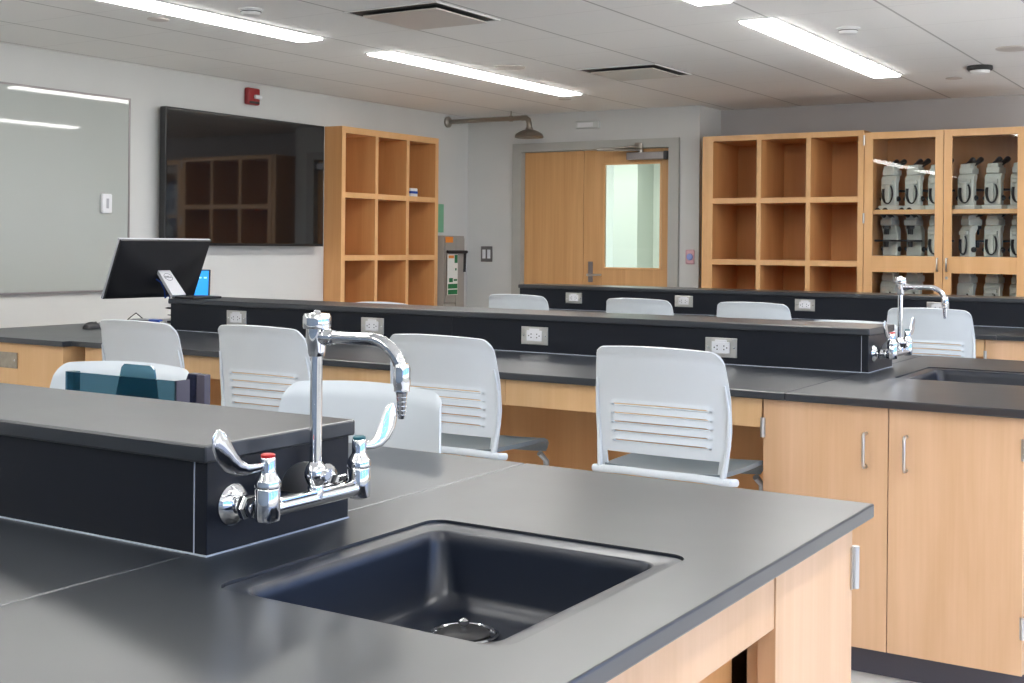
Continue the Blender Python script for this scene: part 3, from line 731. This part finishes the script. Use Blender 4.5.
for i, (x, k, z, lab) in enumerate(ol):
    loc = (x, YR[k], z)
    if i == 0: o0.location = loc
    else: dup(o0, loc, lab)

# ------------------------------------------------------------------ faucets
def faucet(label):
    """origin on the riser end face at worktop height; x out, y along the end, z up"""
    t = thing('laboratory_faucet', label, 'faucet', (0, 0, 0), 0, 'chrome laboratory faucets')
    xf, zb = .070, .068
    for s in (-1, 1):
        y = s * .1045
        bm = B(); lathe(bm, [(.031, .0005), (.031, .003), (.026, .009), (.016, .014), (.013, .016)], (0, y, zb), 'x', 28); obj('wall_flange', bm, 'chrome', t)
        bm = B(); lathe(bm, [(.011, .014), (.011, .052)], (0, y, zb), 'x', 18); lathe(bm, [(.0175, .022), (.019, .025), (.019, .034), (.0165, .038)], (0, y, zb), 'x', 6); lathe(bm, [(.015, .04), (.0165, .043), (.0165, .052)], (0, y, zb), 'x', 18); obj('inlet_union', bm, 'chrome', t)
        bm = B(); lathe(bm, [(.010, .050), (.0175, .053), (.0185, .058), (.0185, .098), (.0175, .1), (.0192, .102), (.0192, .108), (.0175, .113), (.012, .122), (.0115, .125), (.0115, .143), (.0105, .1445)], (xf, y, 0), 'z', 28)
        v = obj('valve_body', bm, 'chrome', t)
        bm = B(); lathe(bm, [(.0105, .1445), (.0105, .1485), (.008, .150)], (xf, y, 0), 'z', 20); obj('index_cap', bm, 'red' if s < 0 else 'teal_cap', v)
        # wrist blade
        bm = B()
        path = [(xf, y + s * .004, .133), (xf, y + s * .022, .132), (xf, y + s * .042, .132), (xf, y + s * .060, .137), (xf, y + s * .075, .147), (xf, y + s * .087, .161), (xf, y + s * .095, .176), (xf, y + s * .0995, .189), (xf, y + s * .101, .196)]
        if s > 0: path = [(p[0], s * .1045 + (p[1] - s * .1045) * .84, .133 + (p[2] - .133) * .95) for p in path]
        wd = [.0065, .0065, .008, .0120, .0155, .0165, .0155, .0115, .003]
        rs = []
        for i, p in enumerate(path):
            p = Vector(p); d = (Vector(path[min(i + 1, 8)]) - Vector(path[max(0, i - 1)])).normalized()
            side = Vector((1, 0, 0)); up = Vector((0, -d.z, d.y)) * (1 if s > 0 else -1)
            tw = (side * (-.25 if s > 0 else .12) + up).normalized(); th = d.cross(tw).normalized()
            rs.append([p + tw * (math.cos(2 * PI * q / 16) * wd[i]) + th * (math.sin(2 * PI * q / 16) * .0030) for q in range(16)])
        rings(bm, rs); obj('blade_handle', bm, 'chrome', v)
    bm = B(); tube(bm, [(xf, -.1045, zb), (xf, .1045, zb)], .0125, 20); box(bm, xf - .011, -.085, zb + .006, xf + .011, .085, zb + .0145, .004)
    obj('mixing_bar', bm, 'chrome', t)
    bm = B(); lathe(bm, [(.0125, .066), (.013, .084), (.0115, .088), (.0145, .093), (.0175, .101), (.0175, .108), (.0145, .117), (.0115, .121), (.0095, .124)], (xf, 0, 0), 'z', 24)
    lathe(bm, [(.008, .0), (.008, .022), (.0065, .024)], (xf, 0, .104), 'x', 16); tube(bm, [(xf, .0, .104), (xf, .03, .104)], .0075, 14); lathe(bm, [(.0115, .018), (.0115, .026)], (xf, 0, .104), 'y', 6)
    obj('swivel_hub', bm, 'chrome', t)
    pl = [(0.0008, 0.062)] + [(.0008 + .066 * (1 - math.cos(a)), .066 + .060 * math.sin(a)) for a in [PI / 2 * i / 8 for i in range(9)]]
    bm = B(); prism(bm, [(.0008, .07)] + [(.0008 + .058 * math.sin(a), .070 + .052 * (1 - math.cos(a)) ) for a in [PI / 2 * i / 8 for i in range(1, 9)]] + [(.0588, .07)], -.004, .0005, 'y', bev=.0008) if False else prism(bm, [(.001, .072)] + [(.058 - .055 * math.cos(a), .076 + .046 * math.sin(a)) for a in [PI / 2 * i / 8 for i in range(9)]] + [(.058, .072)], -.0025, .0015, 'y', bev=.0006)
    obj('support_plate', bm, 'brushed', t)
    bm = B(); lathe(bm, [(.0092, .118), (.0092, .290)], (xf, 0, 0), 'z', 24); obj('riser_pipe', bm, 'chrome', t)
    bm = B(); lathe(bm, [(.0115, .284), (.0125, .287), (.0135, .291), (.0145, .303), (.0165, .312), (.0165, .336)], (xf, 0, 0), 'z', 24)
    lathe(bm, [(.012, .0), (.012, .017), (.0135, .018), (.0135, .023), (.0115, .027), (.0105, .035)], (xf, 0, .314), 'x', 20)
    vb = obj('vacuum_breaker', bm, 'chrome', t)
    bm = B(); lathe(bm, [(.0205, .326), (.0215, .329), (.0215, .3445), (.019, .349), (.006, .3505), (.004, .354), (.001, .3545)], (xf, 0, 0), 'z', 24, cap=True); obj('breaker_cap', bm, 'chrome', vb)
    bm = B(); ps = [(xf + .03, 0, .314), (xf + .098, 0, .3145)] + [(xf + .106 + .056 * math.sin(a), 0, .2605 + .054 * math.cos(a)) for a in [PI / 2 * i / 10 for i in range(11)]] + [(xf + .162, 0, .255)]
    tube(bm, ps, .0095, 18); sp = obj('spout', bm, 'chrome', t)
    bm = B(); lathe(bm, [(.0098, .282), (.0122, .276), (.0128, .252), (.0115, .247), (.0115, .2415), (.0085, .24)], (xf + .162, 0, 0), 'z', 20); obj('outlet_collar', bm, 'chrome', sp)
    bm = B(); pr = [(.0062, .2405)]; z = .2395; r = .0088
    for i in range(6): pr += [(r, z), (r - .0014, z - .0062), (r, z - .0064)] if i < 5 else [(r, z), (r - .0016, z - .006)]; z -= .0064; r -= .0006
    lathe(bm, pr, (xf + .162, 0, 0), 'z', 18); obj('serrated_nozzle', bm, 'chrome', sp)
    return t
fa = faucet('chrome laboratory faucet on the nearest bench, large in the foreground')
fa.location = (XRI, YR['A'] + .156, CT)
fb = dup(fa, (XRI, YR['B'] + .156 + .01, CT), 'smaller chrome laboratory faucet on the middle bench, at the right')

# ------------------------------------------------------------------ stools
def lerp(tab, v):
    for (a, x), (b, y) in zip(tab, tab[1:]):
        if v <= b: return x + (y - x) * max(0, (v - a) / (b - a))
    return tab[-1][1]
def chair(label, slot=True):
    """origin on the floor below the rear of the seat; faces +Y (back shell at y=0)"""
    t = thing('lab_chair', label, 'chair', (0, 0, 0), 0, 'white plastic lab chairs')
    zs, zt = .608, 1.018
    bm = B()
    NU, NV = 36, 66
    half = [(0, .206), (.12, .214), (.4, .227), (.65, .226), (.9, .215), (.97, .212), (1.0, .207)]
    sz = [.717, .746, .775, .803, .832] if slot else []
    zl = set([zs + (zt - zs) * j / 40 for j in range(41)])
    for z in sz:
        zl = set(q for q in zl if abs(q - z) > .0085) | {z - .0075, z - .0022, z + .0022, z + .0075, z + .013}
    zl = sorted(zl); NV = len(zl) - 1; NU = 48
    grid = []
    for z in zl:
        v = (z - zs) / (zt - zs); row = []
        for i in range(NU + 1):
            u = -1 + 2 * i / NU; w = lerp(half, v); x = u * w
            zz = z - .010 * u * u * v
            if v > .86 and abs(u) > .84: zz -= .013 * ((abs(u) - .84) / .16) ** 2.5 * ((v - .86) / .14)
            y = -.055 * v ** 1.3 + .035 * (u * u) * (.4 + .6 * v) + .012 * math.sin(v * PI)
            if v > .93: y -= (v - .93) * .15
            if abs(u) < .74:
                for q in sz:
                    d = z - q
                    if 0 < d < .016: y -= .0075 * (1 - d / .016)
                    elif -.009 < d < 0: y += .003
            row.append((x, y, zz))
        grid.append(row)
    def hole(i, j):
        u = -1 + 2 * (i + .5) / NU; z = (zl[j] + zl[j + 1]) / 2
        if z < zs + .068 and abs(u) < .86: return True
        return any(abs(z - q) < .002 and abs(u) < .70 for q in sz)
    vt = {}
    def V(i, j):
        if (i, j) not in vt: vt[(i, j)] = bm.verts.new(grid[j][i])
        return vt[(i, j)]
    for j in range(NV):
        for i in range(NU):
            if not hole(i, j):
                f = bm.faces.new((V(i, j), V(i + 1, j), V(i + 1, j + 1), V(i, j + 1))); f.smooth = True
    bmesh.ops.recalc_face_normals(bm, faces=bm.faces[:])
    bm.normal_update()
    bmesh.ops.solidify(bm, geom=bm.faces[:], thickness=.006)
    obj('backrest', bm, 'chair', t)
    for s in (-1, 1):     # raised side ribs of the shell
        bm = B(); tube(bm, [(s * .205, -.006, zs + .01), (s * .218, .012, zs + .12), (s * .221, .002, zs + .22), (s * .214, -.014, zs + .30)], [.009, .008, .006, .003], 8)
        obj('side_rib', bm, 'chair', t)
    bm = B(); pts = [(-.236, .03, zs + .008), (-.228, -.004, zs + .013), (-.12, -.016, zs + .018), (0, -.02, zs + .018), (.12, -.016, zs + .018), (.228, -.004, zs + .013), (.236, .03, zs + .008)]
    tube(bm, pts, [(.012, .010)] * 7, 10); obj('rear_rail', bm, 'chair', t)
    # seat shell
    bm = B(); n = 14; rs = []
    for j in range(17):
        v = j / 16; y = .0 + .42 * v; row = []
        w = .192 + .015 * math.sin(v * PI) - (.03 * ((v - .85) / .15) ** 2 if v > .85 else 0)
        for i in range(n + 1):
            u = -1 + 2 * i / n
            z = zs + .012 - .012 * math.sin(min(1, v * 1.3) * PI) * (1 - u * u) + .006 * u * u - (.05 * ((v - .75) / .25) ** 2 if v > .75 else 0)
            row.append((u * w, y, z))
        rs.append(row)
    vv = [[bm.verts.new(p) for p in r] for r in rs]
    for a, b in zip(vv, vv[1:]):
        for i in range(n): bm.faces.new((a[i], a[i + 1], b[i + 1], b[i])).smooth = True
    bmesh.ops.recalc_face_normals(bm, faces=bm.faces[:]); bm.normal_update()
    if sum(f.normal.z for f in bm.faces) > 0: bmesh.ops.reverse_faces(bm, faces=bm.faces[:])
    bm.normal_update(); bmesh.ops.solidify(bm, geom=bm.faces[:], thickness=.014)
    bmesh.ops.translate(bm, vec=(0, 0, .0), verts=bm.verts[:])
    obj('seat', bm, 'seat', t)
    for s in (-1, 1):
        for y0, y1 in ((.05, -.02), (.36, .42)):
            bm = B(); tube(bm, [(s * .17, y0, zs - .03), (s * .18, (y0 + y1) / 2, zs - .06), (s * .188, y1, .001)], .011, 10); obj('leg', bm, 'chair_frame', t)
    bm = B(); tube(bm, [(-.185, .005, .22), (-.185, .40, .22), (.185, .40, .22), (.185, .005, .22), (-.185, .005, .22)], .009, 8); obj('footrest', bm, 'chair_frame', t)
    return t
cs = [(-1.66, 3.52, 0, 'white chair with slotted back at middle bench, closest to its sink cabinet'),
      (-2.475, 3.52, 0, 'white chair right of the faucet pipe, second from the sink cabinet at middle bench'),
      (-3.27, 3.49, 0, 'white chair left of the foreground faucet, drawn up to middle bench'),
      (-3.85, 3.42, .0, 'white chair at the left end of the middle bench, below the monitor'),
      (-1.87, 2.30, PI + .05, 'white chair back behind the foreground faucet, facing the nearest bench'),
      (-2.70, 2.31, PI + .17, 'white chair back behind the teal acrylic tray'),
      (-4.15, 6.72, 0, 'far white chair top below the left door leaf'),
      (-3.31, 6.72, 0, 'far white chair top below the glazed door leaf'),
      (-2.60, 6.72, 0, 'far white chair top below the open cubbies'),
      (-1.635, 6.72, 0, 'far white chair behind the second faucet, back slots showing'),
      (-4.42, 5.63, PI, 'chair back barely peeking over middle raised shelf before the left cubby'),
      (-1.72, 5.63, PI, 'chair back barely peeking over middle raised shelf near its faucet'),
      (-4.57, 8.93, PI, 'chair back barely peeking over farthest raised shelf before the doors')]
c0 = chair(cs[0][3])
for i, (x, y, rz, lab) in enumerate(cs):
    if i == 0: c0.location = (x, y, 0)
    else:
        c = dup(c0, (x, y, 0), lab, rz)
        if rz: c.scale = (1.06, 1, .975) if y < 3 else (1, 1, .976)

# ------------------------------------------------------------------ things on the nearest bench
t = thing('acrylic_tray', 'teal translucent acrylic tray standing behind the nearest raised shelf', 'tray', (-2.31, 2.0, CT + .0005))
x0, x1, ya, yb, zt = -2.497, -2.127, 1.985, 2.06, 1.010
z0 = CT + .001
obj('front_wall', box(B(), x0, ya, z0, x1, ya + .005, zt), 'teal', t, True)
bm = B(); prism(bm, [(-2.425, z0), (-2.245, z0), (-2.272, 1.022), (-2.282, 1.030), (-2.372, 1.030), (-2.382, 1.022)], yb - .006, yb, 'y'); obj('divider_tab', bm, 'teal', t, True)
obj('end_wall', box(B(), x0, ya + .005, z0, x0 + .022, ya + .025, zt), 'teal', t, True)
obj('end_wall', box(B(), x1 - .006, ya + .005, z0, x1, yb - .03, zt), 'navy_edge', t, True)
obj('tray_floor', box(B(), x0 + .03, ya + .005, z0, x1 - .006, yb - .006, z0 + .005), 'teal', t, True)
t = thing('navy_holder', 'navy blue speckled wedge holder right of the teal tray', 'holder', (-2.16, 2.1, CT))
bm = B(); prism(bm, [(-2.278, z0), (-2.18, z0), (-2.18, 1.014), (-2.207, 1.014)], 2.10, 2.12, 'y', bev=.002); obj('holder_body', bm, 'navy', t, True)
bm = B(); box(bm, -2.1795, 2.10, z0, -2.153, 2.12, 1.013, .002); obj('end_strip', bm, 'navy_edge', t, True)

# ------------------------------------------------------------------ instructor's equipment
ang = math.radians(86)
w = Vector((math.cos(ang), math.sin(ang), 0)); nrm = Vector((w.y, -w.x, 0))
BASE = Vector((-4.885, 4.70, RT + .0008))
t = thing('monitor', 'black computer monitor seen from behind on middle raised shelf end', 'monitor', BASE)
tilt = math.radians(24)
up = (Vector((0, 0, 1)) * math.cos(tilt) + nrm * math.sin(tilt)); fn = w.cross(up)   # fn: out of the back side
if fn.dot(nrm) < 0: fn = -fn
PC = Vector((-5.107, 4.64, 1.182))
Tm = Matrix((( w.x, fn.x, up.x, PC.x), (w.y, fn.y, up.y, PC.y), (w.z, fn.z, up.z, PC.z), (0, 0, 0, 1)))   # local x=w, y=fn, z=up
bm = B(); box(bm, -.295, -.012, -.17, .295, .004, .17, .003, T=Tm); obj('panel_rim', bm, 'grey', t, True)
bm = B(); t2 = B()
R = [[(x, .004, z) for x, z in ((-.293, -.168), (.293, -.168), (.293, .168), (-.293, .168))], [(x, .012, z) for x, z in ((-.288, -.163), (.288, -.163), (.288, .163), (-.288, .163))], [(x, .035, z) for x, z in ((-.18, -.12), (.18, -.12), (.18, .09), (-.18, .09))], [(x, .045, z) for x, z in ((-.14, -.1), (.14, -.1), (.14, .06), (-.14, .06))]]
rings(t2, R, smooth=True); bmesh.ops.recalc_face_normals(t2, faces=t2.faces[:]); join(bm, t2, Tm)
box(bm, -.2, .008, .135, .2, .0165, .14, T=Tm); obj('back_shell', bm, 'dark', t, True)
bm = B(); box(bm, -.286, -.0135, -.16, .286, -.012, .16, T=Tm); obj('screen', bm, 'screen_off', t, True)
# stand arm: a flat leaning blade, broad side to the camera side (nrm)
p1 = PC + w * .005 + fn * .045 + up * .0
p0 = Vector((-4.945, 4.635, RT + .013))
d = (p1 - p0).normalized(); sd = w
bm = B(); t2 = B()
nn = d.cross(sd).normalized()
for k, hw in ((0, .043), (1, .040)):
    pass
R = [[p + sd * (a * hw) + nn * (b * .009) for a, b in ((-1, -1), (1, -1), (1, 1), (-1, 1))] for p, hw in ((p0, .044), (p1 + d * .015, .038))]
rings(bm, R, smooth=False); arm = obj('stand_arm', bm, 'grey', t, True)
pm = p0 + (p1 - p0) * .74
if nn.dot(nrm) < 0: nn = -nn
Tl = Matrix(((sd.x, d.x, nn.x, 0), (sd.y, d.y, nn.y, 0), (sd.z, d.z, nn.z, 0), (0, 0, 0, 1)))
pm = pm + nn * .0096
for i in range(3): Tl[i][3] = pm[i]
bm = B(); text(bm, 'DELL', .019, Tl)
rg = [[Vector((r * math.cos(2 * PI * i / 28), r * math.sin(2 * PI * i / 28), z)) for i in range(28)] for r, z in ((.026, 0), (.026, .0008), (.0236, .0008), (.0236, 0))]
t2 = B(); rings(t2, rg, cap=False); join(bm, t2, Tl)
o = obj('logo', bm, 'dark', arm)
for v in o.data.vertices: v.co -= t.location
bm = B(); box(bm, -.09, -.085, 0, .10, .085, .012, .004, T=Matrix.Translation(BASE) @ Matrix.Rotation(ang, 4, 'Z')); obj('stand_base', bm, 'dark', t, True)
bm = B(); q = PC - w * .03 + fn * .046 - up * .04
tube(bm, [q, q + fn * .02 - up * .01 + w * .02, q + fn * .035 - up * .05 + w * .045, q + fn * .045 - up * .09 + w * .055, Vector((-4.985, 4.62, RT + .03)), Vector((-4.99, 4.61, RT - .02))], .0035, 8); obj('video_cable', bm, 'cable_blue', t, True)
# touch panel
t = thing('touch_panel', 'small touch panel with blue lit screen right of the monitor', 'touch panel', (-5.40, 5.20, CT + .0005), math.radians(32))
TT = Matrix.Translation((0, 0, .17)) @ Matrix.Rotation(-.12, 4, 'X')
bm = B(); box(bm, -.075, -.006, -.05, .075, .012, .13, .004, T=TT); obj('case', bm, 'bezel', t)
bm = B(); box(bm, -.067, -.0075, -.042, .067, -.006, .122, T=TT); s = obj('lit_screen', bm, 'blue_screen', t)
for i in range(4):
    bm = B(); box(bm, -.05 + .03 * i, -.0085, .078, -.034 + .03 * i, -.0075, .086, T=TT); obj('screen_icon', bm, 'light_icon', s)
bm = B(); box(bm, -.06, -.03, .0, .06, .09, .010, .003); prism(bm, [(.0, .008), (.05, .008), (.03, .16)], -.03, .03, 'x'); obj('foot', bm, 'bezel', t)
# mouse
t = thing('computer_mouse', 'black computer mouse on the left end of the middle worktop', 'mouse', (-5.36, 4.425, CT + .0005), math.radians(20))
bm = B(); rs = []
for j in range(9):
    a = PI * j / 8; y = -.058 * math.cos(a); r = math.sin(a) ** .6 if 0 < j < 8 else .08
    rs.append([(.034 * r * math.cos(q) * (1 + .1 * (j < 4)), y, max(0, .036 * r * math.sin(q) * (1.08 - .09 * j / 4))) for q in [PI * i / 10 for i in range(11)]])
rings(bm, rs); obj('shell', bm, 'black', t)
bm = B(); lathe(bm, [(.008, -.003), (.008, .003)], (0, .036, .026), 'x', 14); obj('scroll_wheel', bm, 'rubber', t)
# dock, cable, bits
t = thing('docking_box', 'flat grey box on the worktop against the left end of the riser', 'device', (-5.535, 4.95, CT + .0005), math.radians(8))
bm = B(); box(bm, -.09, -.05, 0, .07, .05, .016, .004); obj('case', bm, 'dark', t)
bm = B(); box(bm, -.06, -.052, .016, .06, .03, .022, .003); obj('lid', bm, 'grey', t)
t = thing('charger_plug', 'blue connector lying beside the flat grey box', 'connector', (-5.40, 4.90, CT + .0005))
bm = B(); box(bm, -.05, -.015, 0, .035, .015, .024, .005); obj('plug_body', bm, 'cable_blue', t)
bm = B(); box(bm, .035, -.008, .006, .055, .008, .016, .001); obj('plug_tip', bm, 'steel', t)
t = thing('tablet_stand', 'dark flat ledge standing out left of the riser end', 'stand', (-5.37, 5.05, CT + .0005))
bm = B(); box(bm, -.055, -.05, .0, .055, .07, .012, .002); obj('foot', bm, 'dark', t)
bm = B(); box(bm, -.01, .02, .012, .01, .03, .08); obj('post', bm, 'dark', t)
bm = B(); prism(bm, [(-.085, .082), (-.06, .078), (.06, .068), (.06, .080), (-.06, .088)], -.04, .07, 'y'); obj('ledge', bm, 'dark', t)
bm = B(); prism(bm, [(-.075, .041), (.06, .036), (.06, .042), (-.07, .045)], -.03, .06, 'y'); obj('ledge', bm, 'dark', t)
bm = B(); tube(bm, [(-5.68, 4.93, CT + .004), (-5.64, 4.93, CT + .03), (-5.605, 4.935, CT + .052), (-5.57, 4.94, CT + .03), (-5.53, 4.94, CT + .005), (-5.47, 4.94, CT + .005)], .003, 8)
tag(obj('cable', bm, 'black'), 'thin black cable looping up from the worktop behind the first chair', 'cable')

# ------------------------------------------------------------------ light from outside, camera
wd = bpy.data.worlds.new('sky'); bpy.context.scene.world = wd; wd.use_nodes = True
n = wd.node_tree.nodes; l = wd.node_tree.links; bg = n['Background']
tc = n.new('ShaderNodeTexCoord'); sp = n.new('ShaderNodeSeparateXYZ'); l.new(tc.outputs['Generated'], sp.inputs[0])
mr = n.new('ShaderNodeMapRange'); mr.inputs['From Min'].default_value = -.06; mr.inputs['From Max'].default_value = .06; l.new(sp.outputs['Z'], mr.inputs['Value'])
mx = n.new('ShaderNodeMix'); mx.data_type = 'RGBA'; mx.inputs[6].default_value = (2.5, 2.45, 2.35, 1); mx.inputs[7].default_value = (.26, .56, 1.3, 1)
l.new(mr.outputs['Result'], mx.inputs[0]); l.new(mx.outputs[2], bg.inputs[0]); bg.inputs[1].default_value = 1.2
for i, (a, b) in enumerate(wins):  # portals leading the sky in through the invented windows
    li = bpy.data.lights.new('daylight', 'AREA'); li.shape = 'RECTANGLE'; li.size = b - a; li.size_y = W1 - W0; li.cycles.is_portal = True
    o = bpy.data.objects.new('daylight', li); C.objects.link(o); o.location = (XR + .2, (a + b) / 2, (W0 + W1) / 2); o.rotation_euler = (0, PI / 2, 0)
    o.rotation_euler = Matrix(((0, 0, 1), (1, 0, 0), (0, 1, 0))).to_euler()
li = bpy.data.lights.new('corridor_lamp', 'AREA'); li.size = 1.2; li.shape = 'RECTANGLE'; li.size_y = 5; li.energy = 42; li.color = (1, 1, .95)
o = bpy.data.objects.new('corridor_lamp', li); C.objects.link(o); o.location = (-5.8, 11.5, H - .02); o.rotation_euler = (0, 0, PI / 2)

F = 1260.; CX, CY = 512., 245.5; YAW, ROLL = .5594, .0093
cam = bpy.data.cameras.new('camera'); co = bpy.data.objects.new('camera', cam); C.objects.link(co)
cam.sensor_width = 36.; cam.sensor_fit = 'HORIZONTAL'; cam.lens = F / 1024 * 36
cam.shift_y = -(341.5 - CY) / 1024; cam.shift_x = 0.
cam.clip_start = .02
s, c = math.sin(YAW), math.cos(YAW); sr, cr = math.sin(ROLL), math.cos(ROLL)
fwd = Vector((-s, c, 0)); r = Vector((c * cr, s * cr, sr)); u = Vector((-c * sr, -s * sr, cr))
mt = Matrix((r, u, -fwd)).transposed().to_4x4(); mt.translation = (0, 0, 1.32); co.matrix_world = mt
S = bpy.context.scene; S.camera = co
S.view_settings.view_transform = 'Standard'; S.view_settings.look = 'None'; S.view_settings.exposure = 1.08; S.view_settings.gamma = 1; S.view_settings.use_curve_mapping = False
S.cycles.use_denoising = True
S.cycles.max_bounces = 10; S.cycles.transparent_max_bounces = 12; S.cycles.sample_clamp_indirect = 6; S.cycles.caustics_reflective = False; S.cycles.caustics_refractive = False
